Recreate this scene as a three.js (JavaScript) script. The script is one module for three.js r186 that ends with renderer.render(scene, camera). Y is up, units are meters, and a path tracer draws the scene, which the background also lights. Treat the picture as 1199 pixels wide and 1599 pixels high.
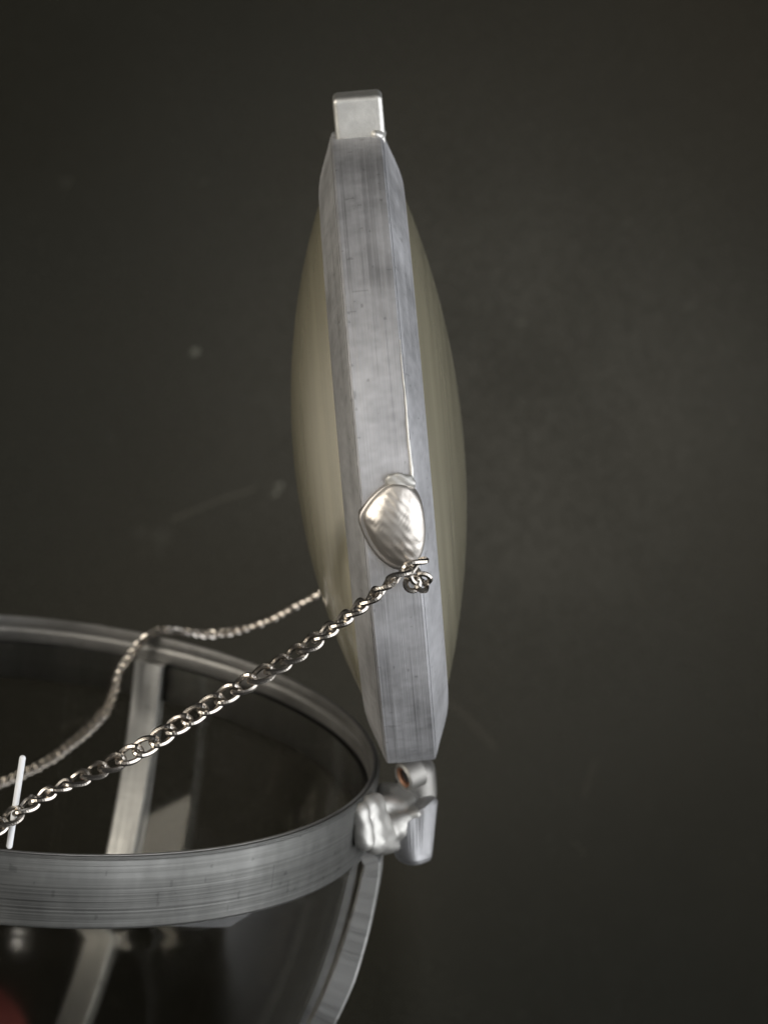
import * as THREE from 'three';
import { mergeGeometries, mergeVertices, toCreasedNormals } from 'three/addons/utils/BufferGeometryUtils.js';
import { RoundedBoxGeometry } from 'three/addons/geometries/RoundedBoxGeometry.js';
import { RectAreaLightUniformsLib } from 'three/addons/lights/RectAreaLightUniformsLib.js';
import { MarchingCubes } from 'three/addons/objects/MarchingCubes.js';

// Lengths below are in units of 0.04 mm (U metres): the whole jewel is about 45 mm across.
const U = 4e-5, V3 = (x, y, z) => new THREE.Vector3(x, y, z), { sin, cos, PI } = Math;

// ---------------------------------------------------------------- camera, light, exposure
const scene = new THREE.Scene();
const PITCH = 78 * PI / 180, HEIGHT = 0.085;                       // looking steeply down on the desk
const TILT = 0.273, ROLL = -0.120;                                 // how the vessel is held towards the lens
const view = new THREE.Matrix4().makeBasis(V3(1, 0, 0), V3(0, cos(PITCH), -sin(PITCH)), V3(0, sin(PITCH), cos(PITCH)));
const ringCentre = V3(0, HEIGHT, 0);
const fromView = (x, y, z) => V3(x + 558, y + 332.4, z).multiplyScalar(U).applyMatrix4(view).add(ringCentre);   // lens axes (units) -> world
const camera = new THREE.PerspectiveCamera(2 * Math.atan(799.5 / 6000) * 180 / PI, 767 / 1024, 0.02, 20);
camera.position.copy(fromView(0, 0, 6000));
camera.quaternion.setFromRotationMatrix(view);
camera.focus = (6000 - 560) * U; camera.userData.fStop = 75;
scene.add(camera);

scene.background = new THREE.Color().setRGB(0.026, 0.026, 0.026);     // the dim room round the desk

RectAreaLightUniformsLib.init();
const renderer = new THREE.WebGLRenderer({ antialias: true });
renderer.setSize(767, 1024);
renderer.shadowMap.enabled = true;
renderer.toneMapping = THREE.LinearToneMapping;
renderer.toneMappingExposure = 1;

// a ceiling lamp whose soft reflection lies on the desk, and a tall window behind the photographer's right shoulder
const onDesk = (px, py) => { const a = fromView(px - 600, 800 - py, 0).sub(camera.position); return camera.position.clone().addScaledVector(a, -camera.position.y / a.y); };   // where the lens sees the desk
const sheen = onDesk(790, 640), up = sheen.clone().sub(camera.position).normalize(); up.y *= -1;
const LAMP = { at: sheen.clone().addScaledVector(up, 3.5), w: 0.14, h: 0.14, intensity: 50, colour: [1, 0.965, 0.92], label: 'square white ceiling lamp panel whose soft sheen lies on the desk' };
const LAMP2 = { at: fromView(-17500, 3500, 15000), w: 0.5, h: 0.5, intensity: 6, colour: [1, 0.93, 0.82], label: 'warm square lamp panel high on the left of the desk' };
const WINDOW = { at: fromView(23000, -4000, 12500), w: 0.9, h: 1.9, intensity: 2.4 };

// ---------------------------------------------------------------- helpers
let seed = 7;
const rnd = () => { seed = (seed + 0x6d2b79f5) | 0; let t = Math.imul(seed ^ (seed >>> 15), 1 | seed); t = (t + Math.imul(t ^ (t >>> 7), 61 | t)) ^ t; return ((t ^ (t >>> 14)) >>> 0) / 4294967296; };
const hash = (x, y, s) => { let h = Math.imul(x, 374761393) ^ Math.imul(y, 668265263) ^ Math.imul(s, 974634777); h = Math.imul(h ^ (h >>> 13), 1274126177); return ((h ^ (h >>> 16)) >>> 0) / 4294967296; };
const mod = (a, n) => ((a % n) + n) % n;
function noise(x, y, px, py, s) {                                   // tileable value noise
  const xi = Math.floor(x), yi = Math.floor(y); let fx = x - xi, fy = y - yi;
  fx = fx * fx * (3 - 2 * fx); fy = fy * fy * (3 - 2 * fy);
  const h = (a, b) => hash(mod(a, px), mod(b, py), s);
  return (h(xi, yi) * (1 - fx) + h(xi + 1, yi) * fx) * (1 - fy) + (h(xi, yi + 1) * (1 - fx) + h(xi + 1, yi + 1) * fx) * fy;
}
function fbm(u, v, fu, fv, oct, s) { let a = 0, w = 0.5, t = 0; for (let i = 0; i < oct; i++) { a += w * noise(u * fu, v * fv, fu, fv, s + i); t += w; w *= 0.55; fu *= 2; fv *= 2; } return a / t; }
function tex(n, m, f, srgb = false) {                               // f(u, v) -> [r, g, b] 0..1
  const d = new Uint8Array(n * m * 4);
  for (let j = 0; j < m; j++) for (let i = 0; i < n; i++) {
    const c = f(i / n, j / m), k = 4 * (j * n + i);
    for (let q = 0; q < 3; q++) d[k + q] = Math.max(0, Math.min(255, 255 * c[q]));
    d[k + 3] = 255;
  }
  const t = new THREE.DataTexture(d, n, m); t.wrapS = t.wrapT = THREE.RepeatWrapping;
  t.magFilter = THREE.LinearFilter; t.minFilter = THREE.LinearFilter; if (srgb) t.colorSpace = THREE.SRGBColorSpace;
  t.needsUpdate = true; return t;
}
const grey = (f) => (u, v) => { const g = f(u, v); return [g, g, g]; };

const Q = new THREE.Quaternion().setFromRotationMatrix(view.clone().multiply(new THREE.Matrix4().makeRotationZ(ROLL)).multiply(new THREE.Matrix4().makeRotationX(TILT)));
const vesselToWorld = (p) => p.clone().multiplyScalar(U).applyQuaternion(Q).add(ringCentre);
const worldToVessel = (p) => p.clone().sub(ringCentre).applyQuaternion(Q.clone().invert()).divideScalar(U);
const seen = (px, py, z) => { const k = (6000 - z) / 6000; return worldToVessel(fromView((px - 600) * k, (800 - py) * k, z)); };   // a point of the held jewel at depth z

const used = {};
const numbered = (n) => { const k = used[n] = (used[n] ?? -1) + 1; return k ? `${n}_${String(k).padStart(3, '0')}` : n; };
// a thing held in the vessel's tilt, its base at `base` (vessel axes, units)
function thing(name, base, data) {
  const g = new THREE.Group(); g.name = numbered(name); g.quaternion.copy(Q); g.position.copy(vesselToWorld(base));
  g.userData = { ...data }; g.base = base; scene.add(g); return g;
}
// a part: geometry given in vessel axes and units
function part(name, geo, mat, parent, base) {
  const g = geo.clone(); g.translate(-base.x, -base.y, -base.z); g.scale(U, U, U);
  const m = new THREE.Mesh(g, mat); m.name = name; m.castShadow = m.receiveShadow = true; parent.add(m); return m;
}
function lathe(pts, seg = 240) { const g = new THREE.LatheGeometry(pts.map(([r, y]) => new THREE.Vector2(r, y)), seg); return toCreasedNormals(g, 0.55); }
function lump(geo, amount, freq, s) {                               // hand-worked unevenness
  const g = mergeVertices(geo.clone().deleteAttribute('uv').deleteAttribute('normal')), p = g.attributes.position, v = V3();
  for (let i = 0; i < p.count; i++) {
    v.fromBufferAttribute(p, i);
    const n = sin(v.x * freq + s) * sin(v.y * freq * 1.3 + 2 * s) * sin(v.z * freq * 0.9 + 3 * s) + 0.5 * sin(v.x * freq * 2.3 + s * 5) * sin(v.y * freq * 2.1 + s);
    v.multiplyScalar(1 + amount * n); p.setXYZ(i, v.x, v.y, v.z);
  }
  g.computeVertexNormals(); return g;
}
const placed = (g, m) => g.applyMatrix4(m);
const M4 = (p, q = new THREE.Quaternion(), s = V3(1, 1, 1)) => new THREE.Matrix4().compose(p, q, s);

// ---------------------------------------------------------------- materials
// brushed, hand-filed silver: streaks run round the bands (u), blotches of haze and wear over them
const brushC = tex(1536, 384, grey((u, v) => {
  const blot = fbm(u, v, 46, 3, 5, 31), fine = fbm(u, v, 300, 16, 2, 51), scr = fbm(u, v, 12, 260, 1, 61), nick = fbm(u, v, 380, 24, 1, 65);
  return 0.74 + 0.28 * (blot - 0.5) + 0.16 * (fine - 0.5) - (scr > 0.84 ? 0.22 * (scr - 0.84) / 0.16 : 0) - (nick > 0.93 ? 0.16 : 0);
}));
const brushR = tex(768, 256, grey((u, v) => 0.6 + 0.28 * (fbm(u, v, 40, 3, 4, 71) - 0.5) + 0.12 * (fbm(u, v, 8, 110, 1, 81) - 0.5)));
const brushB = tex(1536, 512, grey((u, v) => 0.35 * fbm(u, v, 6, 200, 2, 91) + 0.65 * fbm(u, v, 60, 12, 4, 95)));
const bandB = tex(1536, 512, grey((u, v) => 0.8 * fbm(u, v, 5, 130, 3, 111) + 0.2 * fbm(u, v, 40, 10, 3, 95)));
const smudge = tex(512, 256, grey((u, v) => { const a = fbm(u, v, 10, 4, 4, 171), b = fbm(u, v, 40, 4, 3, 181); return 0.14 + 0.9 * Math.max(0, a - 0.5) + 0.6 * Math.max(0, b - 0.58); }));   // finger marks on the glass
const domeC = tex(256, 512, grey((u, v) => 0.74 + 0.36 * (fbm(u, v, 3, 44, 3, 151) - 0.5) + 0.12 * (fbm(u, v, 24, 24, 3, 153) - 0.5)));
const frostC = tex(512, 512, grey((u, v) => 0.78 + 0.3 * (fbm(u, v, 5, 5, 5, 131) - 0.5) + 0.12 * (fbm(u, v, 90, 90, 2, 133) - 0.5)));
const metal = (r, g, b, rough, bump = 6e-5, o = {}) => new THREE.MeshPhysicalMaterial({ color: new THREE.Color().setRGB(r, g, b), metalness: 1, roughness: rough, map: brushC, roughnessMap: brushR, bumpMap: brushB, bumpScale: bump, ...o });
const M = {
  lidSilver: metal(0.78, 0.78, 0.8, 1.2, 3e-5),
  shadedBevelSilver: metal(0.72, 0.715, 0.71, 1.25, 4e-5),  // darker copy of the lid silver: the left bevel's shade put into colour
  shadedBandSilver: metal(0.21, 0.21, 0.2, 1, 3.2e-5, { bumpMap: bandB }),  // the outer band's shade is put into this darker silver
  litLipSilver: metal(0.42, 0.41, 0.39, 0.8, 2e-5),  // lighter copy of the rim silver, the lip's brighter light in its colour
  strapSilver: metal(0.85, 0.85, 0.83, 0.85, 2e-5),
  tabSilver: new THREE.MeshPhysicalMaterial({ color: new THREE.Color().setRGB(0.86, 0.85, 0.81), metalness: 1, roughness: 0.55, map: frostC, bumpMap: frostC, bumpScale: 4e-5 }),
  bead: new THREE.MeshPhysicalMaterial({ color: new THREE.Color().setRGB(0.7, 0.66, 0.61), metalness: 1, roughness: 0.48 }),
  solder: new THREE.MeshPhysicalMaterial({ color: new THREE.Color().setRGB(0.6, 0.59, 0.56), metalness: 1, roughness: 0.6, bumpMap: frostC, bumpScale: 3e-5 }),
  chain: new THREE.MeshPhysicalMaterial({ color: new THREE.Color().setRGB(0.52, 0.48, 0.43), metalness: 1, roughness: 0.27, flatShading: true }),
  hinge: new THREE.MeshPhysicalMaterial({ color: new THREE.Color().setRGB(0.56, 0.56, 0.57), metalness: 1, roughness: 0.62, map: frostC, bumpMap: frostC, bumpScale: 3e-5 }),
  shadedBevelSilver2: new THREE.MeshPhysicalMaterial({ color: new THREE.Color().setRGB(0.56, 0.53, 0.5), metalness: 1, roughness: 0.5 }),
  copper: new THREE.MeshPhysicalMaterial({ color: new THREE.Color().setRGB(0.75, 0.42, 0.28), metalness: 1, roughness: 0.4 }),
  holeShade: new THREE.MeshStandardMaterial({ color: new THREE.Color().setRGB(0.01, 0.01, 0.01), roughness: 0.8 }),
  shadedHingeSilver: new THREE.MeshPhysicalMaterial({ color: new THREE.Color().setRGB(0.36, 0.35, 0.33), metalness: 1, roughness: 0.6, bumpMap: frostC, bumpScale: 3e-5 }),  // darker silver: the hinge plate's shade is painted into it
  glass: new THREE.MeshPhysicalMaterial({ color: 0xffffff, roughness: 0.3, roughnessMap: smudge, transmission: 1, thickness: 0.0006, ior: 1.33, attenuationColor: new THREE.Color().setRGB(0.6, 0.59, 0.56), attenuationDistance: 0.0006, side: THREE.DoubleSide }),
  dome: new THREE.MeshPhysicalMaterial({ color: new THREE.Color().setRGB(0.74, 0.68, 0.48), roughness: 0.15, transmission: 0.6, thickness: 0.0004, ior: 1.45, attenuationColor: new THREE.Color().setRGB(0.85, 0.8, 0.6), attenuationDistance: 0.0008, map: domeC, bumpMap: domeC, bumpScale: 2e-5 }),
  domeCore: new THREE.MeshPhysicalMaterial({ color: new THREE.Color().setRGB(0.66, 0.61, 0.43), roughness: 0.6, transmission: 0.55, thickness: 0, ior: 1.4, map: domeC, side: THREE.DoubleSide }),
  pin: new THREE.MeshPhysicalMaterial({ color: new THREE.Color().setRGB(0.9, 0.91, 0.92), roughness: 0.35 }),
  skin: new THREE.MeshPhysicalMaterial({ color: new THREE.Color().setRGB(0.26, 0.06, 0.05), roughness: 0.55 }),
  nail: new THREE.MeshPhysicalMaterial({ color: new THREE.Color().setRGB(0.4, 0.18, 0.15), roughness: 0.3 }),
};

// ---------------------------------------------------------------- the desk (dark, faintly scratched and dusty)
{
  const S = 1.2, N = 2048, PATCH = 0.22;                            // the fine texture covers PATCH metres and repeats; it is centred under the lens
  const c0 = onDesk(600, 800);
  const uvOf = (p) => [(p.x - c0.x) / PATCH + 0.5, 0.5 - (p.z - c0.z) / PATCH];
  const cv = document.createElement('canvas'); cv.width = cv.height = N;
  const g = cv.getContext('2d'), im = g.createImageData(N, N);
  for (let j = 0; j < N; j++) for (let i = 0; i < N; i++) {
    const u = i / N, v = j / N, n = 0.5 + 0.55 * (fbm(u, v, 4, 4, 5, 201) - 0.5) + 0.35 * (hash(i, j, 5) - 0.5) + 0.3 * (noise(u * 700, v * 700, 700, 700, 9) - 0.5);
    const warm = fbm(u, v, 7, 7, 3, 231) - 0.5, k = 4 * (j * N + i), b = 23 + 15 * (n - 0.5);
    im.data[k] = b + 1 + 4 * warm; im.data[k + 1] = b; im.data[k + 2] = b - 6 - 4 * warm; im.data[k + 3] = 255;
  }
  g.putImageData(im, 0, 0);
  const X = (px, py) => { const [u, v] = uvOf(onDesk(px, py)); return [u * N, v * N]; };   // canvas rows run with +v because flipY is off
  const blob = (px, py, r, a, col = '190,190,180') => { const [x, y] = X(px, py); for (let q = 0; q < 14; q++) { g.fillStyle = `rgba(${col},${Math.min(1, 1.1 * a * (0.3 + rnd()))})`; g.beginPath(); g.ellipse(x + (rnd() - 0.5) * r, y + (rnd() - 0.5) * r, r * (0.1 + 0.28 * rnd()), r * (0.1 + 0.2 * rnd()), rnd() * 3, 0, 7); g.fill(); } };
  const scratch = (pts, w, a) => { g.strokeStyle = `rgba(170,165,150,${1.1 * a})`; g.lineWidth = w; g.lineCap = 'round'; g.beginPath(); pts.forEach(([px, py], i) => { const [x, y] = X(px, py); i ? g.lineTo(x, y) : g.moveTo(x, y); }); g.stroke(); };
  blob(305, 550, 6, 0.2); blob(436, 760, 5, 0.2); blob(430, 772, 5, 0.14); blob(815, 500, 7, 0.06); blob(243, 845, 26, 0.02); blob(980, 350, 8, 0.03); blob(1075, 480, 8, 0.03); blob(105, 285, 9, 0.03); blob(320, 285, 6, 0.02);
  scratch([[270, 812], [340, 783], [398, 764]], 2.4, 0.16); scratch([[698, 1095], [730, 1122], [770, 1165]], 5, 0.07); scratch([[930, 1190], [912, 1240]], 4, 0.06); scratch([[895, 1315], [912, 1330]], 3, 0.05);
  scratch([[505, 210], [525, 213]], 2, 0.12); scratch([[380, 320], [500, 311]], 2, 0.04);
  for (let q = 0; q < 46; q++) blob(1199 * rnd(), 1599 * rnd(), 2 + 3 * rnd(), 0.035 * rnd());
  for (let q = 0; q < 12; q++) { const x = 1199 * rnd(), y = 1599 * rnd(), a = 6.3 * rnd(), l = 20 + 60 * rnd(); scratch([[x, y], [x + l * cos(a), y + l * sin(a)]], 1.5, 0.035 * rnd()); }
  const map = new THREE.CanvasTexture(cv); map.flipY = false; map.colorSpace = THREE.SRGBColorSpace; map.wrapS = map.wrapT = THREE.RepeatWrapping; map.magFilter = THREE.LinearFilter;
  const smear = tex(1024, 1024, grey((u, v) => 0.5 + 0.17 * (fbm(u, v, 9, 9, 4, 301) - 0.5) + 0.09 * (hash(u * 1024 | 0, v * 1024 | 0, 3) - 0.5)));   // wiped and dusty patches
  const geo = new THREE.BoxGeometry(S, 0.03, S), uv = geo.attributes.uv, p = geo.attributes.position;
  for (let i = 0; i < p.count; i++) { const w = uvOf(V3(p.getX(i) + c0.x, 0, p.getZ(i) + c0.z)); uv.setXY(i, ...w); }
  const top = new THREE.Mesh(geo, new THREE.MeshPhysicalMaterial({ map, roughness: 0.55, roughnessMap: smear, specularIntensity: 0.75, specularColor: new THREE.Color().setRGB(1, 0.97, 0.86) }));
  top.name = 'table_top'; top.userData = { kind: 'structure' }; top.position.set(c0.x, -0.015, c0.z); top.receiveShadow = true; scene.add(top);
}

// ---------------------------------------------------------------- the lamps and the window (out of the frame)
for (const LP of [LAMP, LAMP2]) {
  const lamp = new THREE.Group(); lamp.name = numbered('ceiling_lamp'); lamp.position.copy(LP.at); lamp.lookAt(ringCentre);
  lamp.userData = { label: LP.label, category: 'lamp' };
  const housing = new THREE.Mesh(new RoundedBoxGeometry(LP.w + 0.05, LP.h + 0.05, 0.05, 3, 0.01), new THREE.MeshStandardMaterial({ color: 0xbbbbbb, roughness: 0.6 })); housing.name = 'housing'; housing.position.z = -0.03;
  const diff = new THREE.Mesh(new THREE.PlaneGeometry(LP.w, LP.h), new THREE.MeshStandardMaterial({ color: 0xffffff, emissive: new THREE.Color(...LP.colour), emissiveIntensity: 1 })); diff.name = 'diffuser'; diff.position.z = -0.002;
  const l = new THREE.RectAreaLight(new THREE.Color(...LP.colour), LP.intensity, LP.w, LP.h); l.name = 'lamp_light'; l.rotation.y = PI; l.position.z = 0.004; l.castShadow = true;
  lamp.add(housing, diff, l); scene.add(lamp);
}
{
  const win = new THREE.Group(); win.name = 'window'; win.position.copy(WINDOW.at); win.lookAt(ringCentre);
  win.userData = { label: 'bright white framed window lighting the desk from the photographer\'s right', category: 'window' };
  const bar = (name, w, h, x, y) => { const m = new THREE.Mesh(new RoundedBoxGeometry(w, h, 0.06, 2, 0.006), new THREE.MeshStandardMaterial({ color: 0xd8d8d4, roughness: 0.5 })); m.name = name; m.position.set(x, y, 0); win.add(m); };
  const { w, h } = WINDOW; bar('frame', w + 0.12, 0.06, 0, h / 2 + 0.03); bar('frame', w + 0.12, 0.06, 0, -h / 2 - 0.03); bar('frame', 0.06, h, -w / 2 - 0.03, 0); bar('frame', 0.06, h, w / 2 + 0.03, 0);
  const pane = new THREE.Mesh(new THREE.PlaneGeometry(w, h), new THREE.MeshStandardMaterial({ color: 0xffffff, emissive: 0xf2f6ff, emissiveIntensity: 1 })); pane.name = 'pane'; pane.position.z = -0.01;
  const wl = new THREE.RectAreaLight(new THREE.Color(0.97, 0.985, 1), WINDOW.intensity, w, h); wl.name = 'window_light'; wl.rotation.y = PI; wl.position.z = -0.004; wl.castShadow = true;
  win.add(pane, wl); scene.add(win);
}

// one continuous surface round tapered capsules [from, radius, to, radius] joined with a smooth minimum
function fieldMesh(bones, N, kk, rough = () => 0) {
  const mc = new MarchingCubes(N, M.skin, false, false, 120000), lo = V3(1e9, 1e9, 1e9), hi = lo.clone().negate();
  for (const [A, ra, B, rb2] of bones) for (const [p, r] of [[A, ra], [B, rb2]]) { lo.min(p.clone().subScalar(r * 1.2)); hi.max(p.clone().addScalar(r * 1.2)); }
  const ctr = lo.clone().add(hi).multiplyScalar(0.5), half = Math.max(...hi.clone().sub(lo).toArray()) / 2 * 1.1, v = V3();
  mc.isolation = 0;
  for (let k = 0; k < N; k++) for (let j = 0; j < N; j++) for (let i = 0; i < N; i++) {
    v.set((i - N / 2) / (N / 2), (j - N / 2) / (N / 2), (k - N / 2) / (N / 2)).multiplyScalar(half).add(ctr);
    let best = 1e9;
    for (const [A, ra, B, rb2] of bones) {
      const ab = B.clone().sub(A), h = Math.max(0, Math.min(1, v.clone().sub(A).dot(ab) / Math.max(ab.lengthSq(), 1e-6)));
      const dd = v.distanceTo(A.clone().addScaledVector(ab, h)) - (ra + (rb2 - ra) * h), m = Math.max(kk - Math.abs(best - dd), 0) / kk; best = Math.min(best, dd) - m * m * kk / 4;
    }
    mc.field[i + j * N + k * N * N] = -(best + rough(v));
  }
  mc.update();
  const g = new THREE.BufferGeometry(); g.setAttribute('position', new THREE.BufferAttribute(mc.positionArray.slice(0, mc.count * 3), 3)); g.setAttribute('normal', new THREE.BufferAttribute(mc.normalArray.slice(0, mc.count * 3), 3));
  g.scale(half, half, half); g.translate(ctr.x, ctr.y, ctr.z); return g;
}

// ---------------------------------------------------------------- the glass vessel in its silver cage
const R = 555.7, base = V3(0, -770, 0);
const vessel = thing('glass_locket', base, { label: 'small egg shaped glass locket in a silver cage with its domed lid standing open', category: 'locket' });
const rb = (n, g, m, p = vessel) => part(n, g, m, p, base);
// rim: the brushed outer band with a stepped lip turned inwards
rb('rim', lathe([[R - 7, -109], [R - 3, -111], [R, -107], [R + 1, -60], [R, -5], [R - 3, 0], [R - 6.5, 0], [R - 7, -2], [R - 7, -109]], 320), M.shadedBandSilver);
rb('lip', lathe([[R - 7.5, -3], [R - 8, 1], [R - 10, 2], [R - 12, 0], [R - 13, -15], [R - 11.5, -18], [R - 12, -21], [R - 14, -24], [R - 14, -38], [R - 12, -42], [R - 8, -42], [R - 7.5, -3]], 320), M.litLipSilver);
// bowl: a glass egg, open at the top, with a wall of real thickness
const BR = 551, BD = 765;
const wall = (y, off) => { const d = -y / (BD - off); return (BR - off) * Math.pow(Math.max(0, 1 - Math.pow(d, 2.4)), 1 / 2.4); };
const eggProfile = (off, y0) => { const a = []; for (let i = 0; i <= 60; i++) { const t = i / 60, y = y0 + (-(BD - off) - y0) * sin(t * PI / 2) ; a.push([i === 60 ? 0 : wall(y, off), y]); } return a; };
{
  const outer = eggProfile(0, -112), inner = eggProfile(15, -112);
  const pts = [...outer.reverse(), [R - 9, -100], [R - 9, -44], [R - 20, -44], [R - 20, -100], ...inner];
  const g = new THREE.LatheGeometry(pts.map(([r, y]) => new THREE.Vector2(r, y)), 200);
  rb('bowl', toCreasedNormals(g, 0.6), M.glass);
}
// straps: flat silver strips following the egg from the rim to its foot
function strap(az, lift = 0, w = 26, t = 15) {
  const prof = [[R - 16, -43, 0.5], [R - 15, -75, 0.52], [R - 13, -105, 0.58], [R - 10 + lift * 0.9, -136, 0.7]]; for (let i = 1; i <= 44; i++) { const y = -136 - (BD - 142) * sin(i / 44 * PI / 2); const q = Math.min(1, i / 9); prof.push([Math.max(6, wall(y, 0) + 3 - 6 * (1 - q) + lift * Math.min(1, (1 - i / 44) * 3)), y, 0.7 + 0.3 * q]); }
  const P = [], I = [], UV = [];
  const cross = [[-w * 0.85, -26], [-w, -21], [-w, t * 0.8], [-w * 0.82, t], [w * 0.82, t], [w, t * 0.8], [w, -21], [w * 0.85, -26]];
  prof.forEach(([r, y, k0 = 1], i) => {
    const a = prof[Math.max(0, i - 1)], b = prof[Math.min(prof.length - 1, i + 1)], L = Math.hypot(b[0] - a[0], b[1] - a[1]), nr = -(b[1] - a[1]) / L, ny = (b[0] - a[0]) / L;
    for (const [s, h] of cross) { P.push(r + nr * h * k0, y + ny * h * k0, s); UV.push((s + 30) / 220, i / 30); }
  });
  const k = cross.length;
  for (let i = 0; i + 1 < prof.length; i++) for (let j = 0; j < k; j++) { const a = i * k + j, b = i * k + (j + 1) % k; I.push(a, b, a + k, b, b + k, a + k); }
  for (let j = 1; j + 1 < k; j++) I.push(0, j + 1, j);
  let g = new THREE.BufferGeometry(); g.setAttribute('position', new THREE.Float32BufferAttribute(P, 3)); g.setAttribute('uv', new THREE.Float32BufferAttribute(UV, 2)); g.setIndex(I);
  g.rotateY(az); return toCreasedNormals(g, 0.5);
}
for (const deg of [-4, 73.5, 180, 253.5]) rb('strap', strap(deg * PI / 180, deg === -4 ? 24 : 0), M.strapSilver);
// hinge: a short upright barrel with a rounded foot, soldered to the rim
{
  const barrel = toCreasedNormals(new THREE.LatheGeometry([[0, -50], [22, -49], [29, -45], [33, -38], [34, -30], [34, 38], [30, 46], [18, 50], [0, 51]].map(([r, y]) => new THREE.Vector2(r, y)), 48), 0.7);
  const p = barrel.attributes.position; for (let i = 0; i < p.count; i++) if (p.getY(i) > 20) p.setY(i, p.getY(i) + 0.55 * p.getX(i) - 8);
  for (let i = 0; i < p.count; i++) { const x = p.getX(i), y = p.getY(i), z = p.getZ(i), k = 1 + 0.05 * sin(y * 0.11 + x * 0.07) + 0.04 * sin(x * 0.16 - z * 0.12 + y * 0.05); p.setXYZ(i, x * k * (1 - 0.0016 * Math.max(0, -y) * (x < 0 ? 1.7 : 0.3)), y, z * k); }
  barrel.computeVertexNormals(); barrel.rotateZ(-0.03 - ROLL);
  const c = seen(645, 1297, 34); barrel.translate(c.x, c.y, c.z);
  rb('hinge_knuckle', barrel, M.hinge);
  const S = (px, py, z) => seen(px, py, z);
  rb('solder_joint', fieldMesh([[S(602, 1236, 6), 10, S(616, 1242, 18), 16], [S(608, 1240, 12), 16, S(640, 1252, 30), 14], [S(564, 1268, 158), 14, S(570, 1312, 152), 16], [S(574, 1260, 126), 17, S(584, 1314, 116), 20], [S(584, 1256, 100), 18, S(596, 1310, 90), 22], [S(596, 1262, 50), 20, S(626, 1262, 46), 16], [S(600, 1300, 60), 18, S(622, 1296, 62), 15], [S(610, 1288, 66), 8, S(652, 1271, 70), 6], [S(652, 1270, 56), 9, S(668, 1263, 48), 7], [S(602, 1318, 50), 18, S(618, 1318, 46), 12]], 72, 16,
    (v) => 1.1 * sin(v.x * 0.12 + 1.7 * sin(v.y * 0.07)) * sin(v.y * 0.1 - v.z * 0.06 + 1) + 0.5 * sin(v.x * 0.23 + 2 * sin(v.z * 0.11)) * sin(v.y * 0.27)), M.solder);
}

// ---------------------------------------------------------------- the lid: a part of the vessel, its own silver ring with a dome on each face
const LR = 481.6, LC = V3(501.7, 515.9, 0), LEAN = 0.2005, YAW = 0.0527;
const dL = V3(-sin(LEAN), cos(LEAN), 0), n0 = V3(cos(LEAN), sin(LEAN), 0);
const zL = V3(0, 0, cos(YAW)).addScaledVector(n0, sin(YAW)), nL = n0.clone().multiplyScalar(cos(YAW)).addScaledVector(V3(0, 0, 1), -sin(YAW));
const lidM = new THREE.Matrix4().makeBasis(zL, nL, dL).setPosition(LC);      // lathe axis -> lid axis
const lidPoint = (f, r, a) => LC.clone().addScaledVector(dL, r * sin(f)).addScaledVector(zL, r * cos(f)).addScaledVector(nL, a);
const onLid = (g) => g.applyMatrix4(lidM);
const lid = rb('lid', onLid(lathe([[LR - 30, -36], [LR - 3, -38], [LR, -35], [LR + 1, 0], [LR, 35], [LR - 3, 38], [LR - 30, 36], [LR - 30, -36]], 320)), M.lidSilver);
for (const s of [-1, 1]) {
  const prof = [[LR - 30, s * 38.5], [LR - 6, s * 38.5], [LR - 7, s * 39.5], [LR - 28, s * 46.5], [LR - 48, s * 54], [LR - 66, s * 60], [LR - 80, s * 63], [LR - 90, s * 64], [LR - 95, s * 63], [LR - 92, s * 58], [LR - 30, s * 38.5]];
  rb('bevel', onLid(lathe(s < 0 ? prof : prof.slice().reverse(), 320)), s < 0 ? M.shadedBevelSilver : M.lidSilver, lid);
  const h = s < 0 ? 138 : 122, a = LR - 93, y0 = 60, sag = h - y0, rs = (a * a + sag * sag) / (2 * sag), pts = [], th = 9;
  const amax = Math.asin(a / rs);
  for (let i = 0; i <= 40; i++) { const t = amax * i / 40; pts.push([Math.max(0, rs * sin(t)), s * (h - rs + rs * cos(t))]); }
  for (let i = 40; i >= 0; i--) { const t = amax * i / 40; pts.push([Math.max(0, (rs - th) * sin(t)), s * (h - rs + (rs - th) * cos(t))]); }
  const dome = rb('dome', onLid(lathe(s < 0 ? pts.slice().reverse() : pts, 200)), M.dome, lid);
  const core = []; for (let i = 0; i <= 40; i++) { const t = amax * 0.97 * i / 40; core.push([Math.max(0, (rs - 16) * sin(t)), s * (h - rs + (rs - 16) * cos(t))]); }
  rb('dome_lining', onLid(lathe(s < 0 ? core.reverse() : core, 160)), M.domeCore, lid);

}
{ // clasp tab on the lid's free end
  const g = new RoundedBoxGeometry(58, 74, 68, 5, 9), p = g.attributes.position;            // x: depth, y: along the lid's axis, z: outward
  for (let i = 0; i < p.count; i++) { const y = p.getY(i), z = p.getZ(i), x = p.getX(i); p.setXYZ(i, x - (x > 0 ? 3 * (1 - (y / 37) ** 2) : 0), y, z - (z < 0 && y > 20 ? 12 : 0)); }
  g.computeVertexNormals(); g.translate(0, 6, LR + 28);
  const lipG = lump(new THREE.SphereGeometry(1, 24, 16), 0.1, 2.5, 1.1); lipG.scale(24, 13, 11); lipG.rotateX(-0.5); lipG.translate(12, 31, LR + 1);
  rb('clasp_tab', onLid(g), M.tabSilver, lid); rb('solder', onLid(lipG), M.tabSilver, lid);
}
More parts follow.
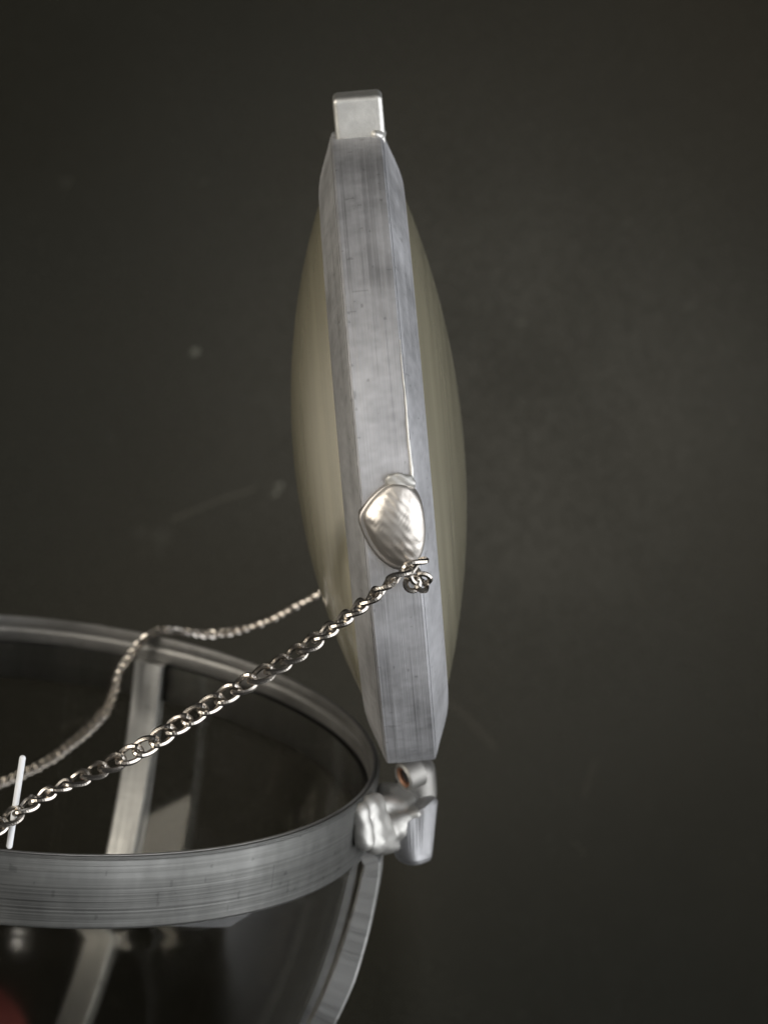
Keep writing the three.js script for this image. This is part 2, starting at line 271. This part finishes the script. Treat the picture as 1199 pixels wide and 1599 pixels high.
{ // a run of solder, pale to paint in the highlight along the right edge of the ring, above the bead
  const pts = []; for (let i = 0; i <= 24; i++) { const t = i / 24; pts.push(lidPoint(0.1 + 0.46 * t, LR + 0.5 + 0.5 * sin(t * 17), 36.6 + 0.5 * sin(t * 13) - 3 * Math.max(0, 0.15 - t) / 0.15)); }
  const g = new THREE.TubeGeometry(new THREE.CatmullRomCurve3(pts), 90, 1, 8), p = g.attributes.position, c = new THREE.CatmullRomCurve3(pts);
  for (let i = 0; i <= 90; i++) { const o = c.getPointAt(i / 90), w = 0.5 + 2.7 * Math.pow(1 - i / 90, 1.2) + 0.25 * sin(i * 0.5); for (let j = 0; j < 9; j++) { const k = i * 9 + j; p.setXYZ(k, o.x + (p.getX(k) - o.x) * w, o.y + (p.getY(k) - o.y) * w, o.z + (p.getZ(k) - o.z) * w); } }
  g.computeVertexNormals(); rb('highlight_seam', g, M.tabSilver, lid);
}
{ // soldered bead on the near side of the ring, which holds the chain: a domed leaf with a raised edge on a thin plate
  const f = 0.02, q = new THREE.Matrix4().makeBasis(nL, dL, zL);
  const outline = [[-43, 18], [-31, 37], [-13, 53], [4, 61], [25, 55], [38, 36], [43, 6], [41, -26], [33, -50], [21, -62], [2, -62], [-13, -52], [-28, -33], [-40, -4]].map(([x, y]) => V3(x, y, 0));
  const ring = new THREE.CatmullRomCurve3(outline, true).getPoints(72).slice(0, 72);
  const shell = (scale, prof, dx, dy) => {
    const P = [], I = [], n = ring.length;
    prof.forEach(([rho, h]) => ring.forEach((p0, j) => { const th = Math.atan2(p0.y, p0.x), w = Math.min(1, rho * rho * 1.25), p = { x: (1 - w) * 48 * cos(th) + w * p0.x, y: (1 - w) * 54 * sin(th) + w * p0.y }; P.push(p.x * scale * rho + dx + 4 * (1 - rho), p.y * scale * rho + dy, h + (rho < 0.9 ? 0.4 * sin(p.x * rho * 0.5 + p.y * rho * 0.38) * rho + 0.25 * sin(p.x * rho * 0.9 - p.y * rho * 0.7) * rho + 0.9 * rho * sin(p.x * rho * 0.19 + 1 + p.y * rho * 0.13) * sin(p.y * rho * 0.22 - p.x * rho * 0.1) : 0)); }));
    for (let i = 0; i + 1 < prof.length; i++) for (let j = 0; j < n; j++) { const a = i * n + j, b = i * n + (j + 1) % n; I.push(a, a + n, b, b, a + n, b + n); }
    const g = new THREE.BufferGeometry(); g.setAttribute('position', new THREE.Float32BufferAttribute(P, 3)); g.setIndex(I); g.computeVertexNormals(); return g;
  };
  const prof = [[0.001, 24]]; for (let i = 1; i <= 18; i++) { const t = i / 18 * 0.9; prof.push([t, 9 + 15 * Math.pow(1 - (t / 0.95) ** 2.4, 0.85)]); }
  prof.push([0.95, 9.5], [0.98, 6], [1, 2], [1, -14]);
  const top = shell(1, prof, 0, 0), plate = shell(1.03, [[0.001, 6], [0.9, 6], [0.97, 5], [1, 1], [1, -16]], -5, -3);
  const col = lump(new THREE.SphereGeometry(1, 32, 20), 0.14, 3, 1.9); col.scale(22, 13, 8); col.rotateZ(-0.25); col.translate(14, 60, 0);
  for (const g of [top, plate, col]) g.applyMatrix4(q.clone().setPosition(lidPoint(f, LR, 6)));
  const bead = rb('bead', top, M.bead, lid); rb('backing_plate', plate, M.shadedBevelSilver2, lid); rb('solder', col, M.solder, lid);
  for (const [dx, dy, ry, rz, rr] of [[22, -70, 1.0, 0.3, 11], [34, -76, -0.6, 1.2, 9.5], [18, -82, 0.3, 0.9, 10], [30, -86, 1.1, 0.8, 9]]) {
    const t = new THREE.TorusGeometry(rr, 4, 7, 20); t.rotateY(ry); t.rotateZ(rz); t.translate(dx, dy, 26); t.applyMatrix4(q.clone().setPosition(lidPoint(f, LR, 6))); rb('jump_ring', t, M.chain, lid);
  }
}
{ // lid knuckle with a copper bushing
  const plate = new RoundedBoxGeometry(62, 84, 70, 4, 26); plate.rotateZ(LEAN); const pc = seen(650, 1222, -30); plate.translate(pc.x, pc.y, pc.z); rb('hinge_plate', plate, M.shadedHingeSilver, lid);
  const L = (pts) => toCreasedNormals(new THREE.LatheGeometry(pts.map(([r, y]) => new THREE.Vector2(r, y)), 36), 0.5);
  const q = new THREE.Quaternion().setFromUnitVectors(V3(0, 1, 0), V3(0.78, 0.3, -0.55).normalize()), m = M4(seen(631, 1214, 66), q);
  const sleeve = L([[17, -2], [20, -3], [23, 0], [24, 5], [24, 27], [17, 27], [17, -2]]), tube = L([[12.5, 1], [16.8, -1], [16.8, 26], [12.5, 26], [12.5, 1]]);
  const core = new THREE.CylinderGeometry(12.4, 12.4, 16, 24); core.translate(0, 12.5, 0);  // solid black plug, its colour stands for the shade inside the hole
  rb('sleeve', sleeve.applyMatrix4(m), M.shadedHingeSilver, lid); rb('bushing', tube.applyMatrix4(m), M.copper, lid); rb('hole_shade', core.applyMatrix4(m), M.holeShade, lid);
}

// ---------------------------------------------------------------- the chain: twisted curb links, each a mesh
function linkGeometry(a, b, r) {
  class C extends THREE.Curve { getPoint(t, o = V3()) { const th = t * 2 * PI, c = cos(th), s = sin(th), x = a * Math.sign(c) * Math.abs(c) ** 0.8, y = b * Math.sign(s) * Math.abs(s) ** 0.8, k = (x / a) * PI / 4; return o.set(x, y * cos(k), y * sin(k)); } }
  return new THREE.TubeGeometry(new C(), 30, r, 7, true);
}
function chain(pts, pitch, scale, twist, data) {
  const curve = new THREE.CatmullRomCurve3(pts, false, 'centripetal'), L = curve.getLength(), n = Math.floor(L / pitch), b = pts[pts.length - 1];
  const t = thing('necklace_chain', b, data), geo = linkGeometry(18.5 * scale, 10.6 * scale, 4.2 * scale); geo.scale(U, U, U);
  const toLens = V3(0, 0, 1).applyMatrix4(view.clone().setPosition(0, 0, 0)).applyQuaternion(Q.clone().invert());
  for (let i = 0; i <= n; i++) {
    const u = i / n, p = curve.getPointAt(u), x = curve.getTangentAt(u), y = toLens.clone().cross(x).normalize(), z = x.clone().cross(y), q = new THREE.Quaternion().setFromRotationMatrix(new THREE.Matrix4().makeBasis(x, y, z));
    q.multiply(new THREE.Quaternion().setFromAxisAngle(V3(1, 0, 0), twist(u) + (rnd() - 0.5) * 0.22));
    q.multiply(new THREE.Quaternion().setFromAxisAngle(V3(0, 0, 1), (rnd() - 0.5) * 0.12));
    const m = new THREE.Mesh(geo, M.chain); m.name = 'link'; m.castShadow = m.receiveShadow = true; m.quaternion.copy(q); m.position.copy(p).sub(b).multiplyScalar(U); t.add(m);
  }
  return t;
}
const knots = (u, k) => { for (let i = 1; i < k.length; i++) if (u <= k[i][0]) { const s = (u - k[i - 1][0]) / (k[i][0] - k[i - 1][0]); return k[i - 1][1] + (k[i][1] - k[i - 1][1]) * s * s * (3 - 2 * s); } return k[k.length - 1][1]; };
chain([[648, 884, 640], [622, 900, 650], [598, 919, 645], [560, 950, 630], [500, 995, 615], [440, 1036, 605], [385, 1068, 600], [330, 1100, 595], [280, 1132, 590], [230, 1165, 588], [180, 1191, 585], [125, 1216, 582], [70, 1243, 580], [20, 1275, 578], [-40, 1322, 576], [-100, 1372, 574]].map((p) => seen(...p)),
  27, 1, (u) => knots(u, [[0, 1.9], [0.12, 1.2], [0.3, 0.75], [0.42, 0.05], [0.55, 0], [0.64, 0.5], [0.74, 1.2], [0.85, 0.7], [1, 0.5]]),
  { label: 'bright silver curb chain hanging from the bead on the lid across the open vessel', category: 'chain', group: 'strands of the silver necklace chain' });
chain([[575, 800, -470], [548, 870, -490], [505, 921, -520], [465, 945, -545], [420, 968, -570], [370, 985, -590], [325, 991, -592], [285, 988, -570], [264, 986, -528], [246, 987, -504], [230, 996, -489], [214, 1011, -481], [199, 1031, -476], [186, 1052, -472], [178, 1082, -468], [163, 1115, -464], [130, 1148, -460], [85, 1183, -456], [30, 1212, -453], [-40, 1240, -450], [-110, 1268, -448]].map((p) => seen(...p)),
  14.5, 0.72, (u) => knots(u, [[0, 1.4], [0.5, 1.2], [0.7, 0.9], [1, 1.2]]),
  { label: 'dim far strand of silver chain draped from behind the lid over the back rim', category: 'chain', group: 'strands of the silver necklace chain' });

// ---------------------------------------------------------------- white plastic tag pin hooked in the chain
{
  const a = seen(37, 1180, 596), b = seen(15, 1326, 560), d = b.clone().sub(a), L = d.length();
  const pin = new THREE.Mesh(new THREE.CapsuleGeometry(4.6 * U, (L - 9) * U, 6, 14), M.pin);
  pin.name = 'tag_pin'; pin.userData = { label: 'thin white plastic tag pin stuck upright through the chain at the left edge', category: 'pin' };
  pin.position.copy(vesselToWorld(a.clone().add(b).multiplyScalar(0.5)));
  pin.quaternion.copy(Q).multiply(new THREE.Quaternion().setFromUnitVectors(V3(0, 1, 0), d.clone().normalize())); pin.castShadow = true; scene.add(pin);
}

// ---------------------------------------------------------------- the fingertip that steadies the vessel from behind, at the lower left
{
  const tip = seen(-80, 1655, -760), t = thing('person', tip, { label: 'dim reddish fingertip steadying the glass vessel from behind at the bottom left corner', category: 'person' });
  const J = [[tip, 150], [seen(-190, 1850, -800), 172], [seen(-300, 2060, -860), 178], [seen(-420, 2300, -960), 190], [seen(-560, 2560, -1050), 200]];
  const g = fieldMesh(J.slice(1).map((b, i) => [J[i][0], J[i][1], b[0], b[1]]), 64, 40);
  const finger = part('finger', g, M.skin, t, tip);
  const nail = new THREE.SphereGeometry(1, 28, 16, 0, 2 * PI, 0, 1.0); nail.scale(95, 45, 130); 
  const ax = J[1][0].clone().sub(tip).normalize(), back = V3(0, 0, -1).addScaledVector(ax, ax.z).normalize();
  nail.applyMatrix4(new THREE.Matrix4().makeBasis(back.clone().cross(ax), back, ax).setPosition(tip.clone().addScaledVector(back, 112)));
  part('fingernail', nail, M.nail, finger, tip);
}

renderer.render(scene, camera);
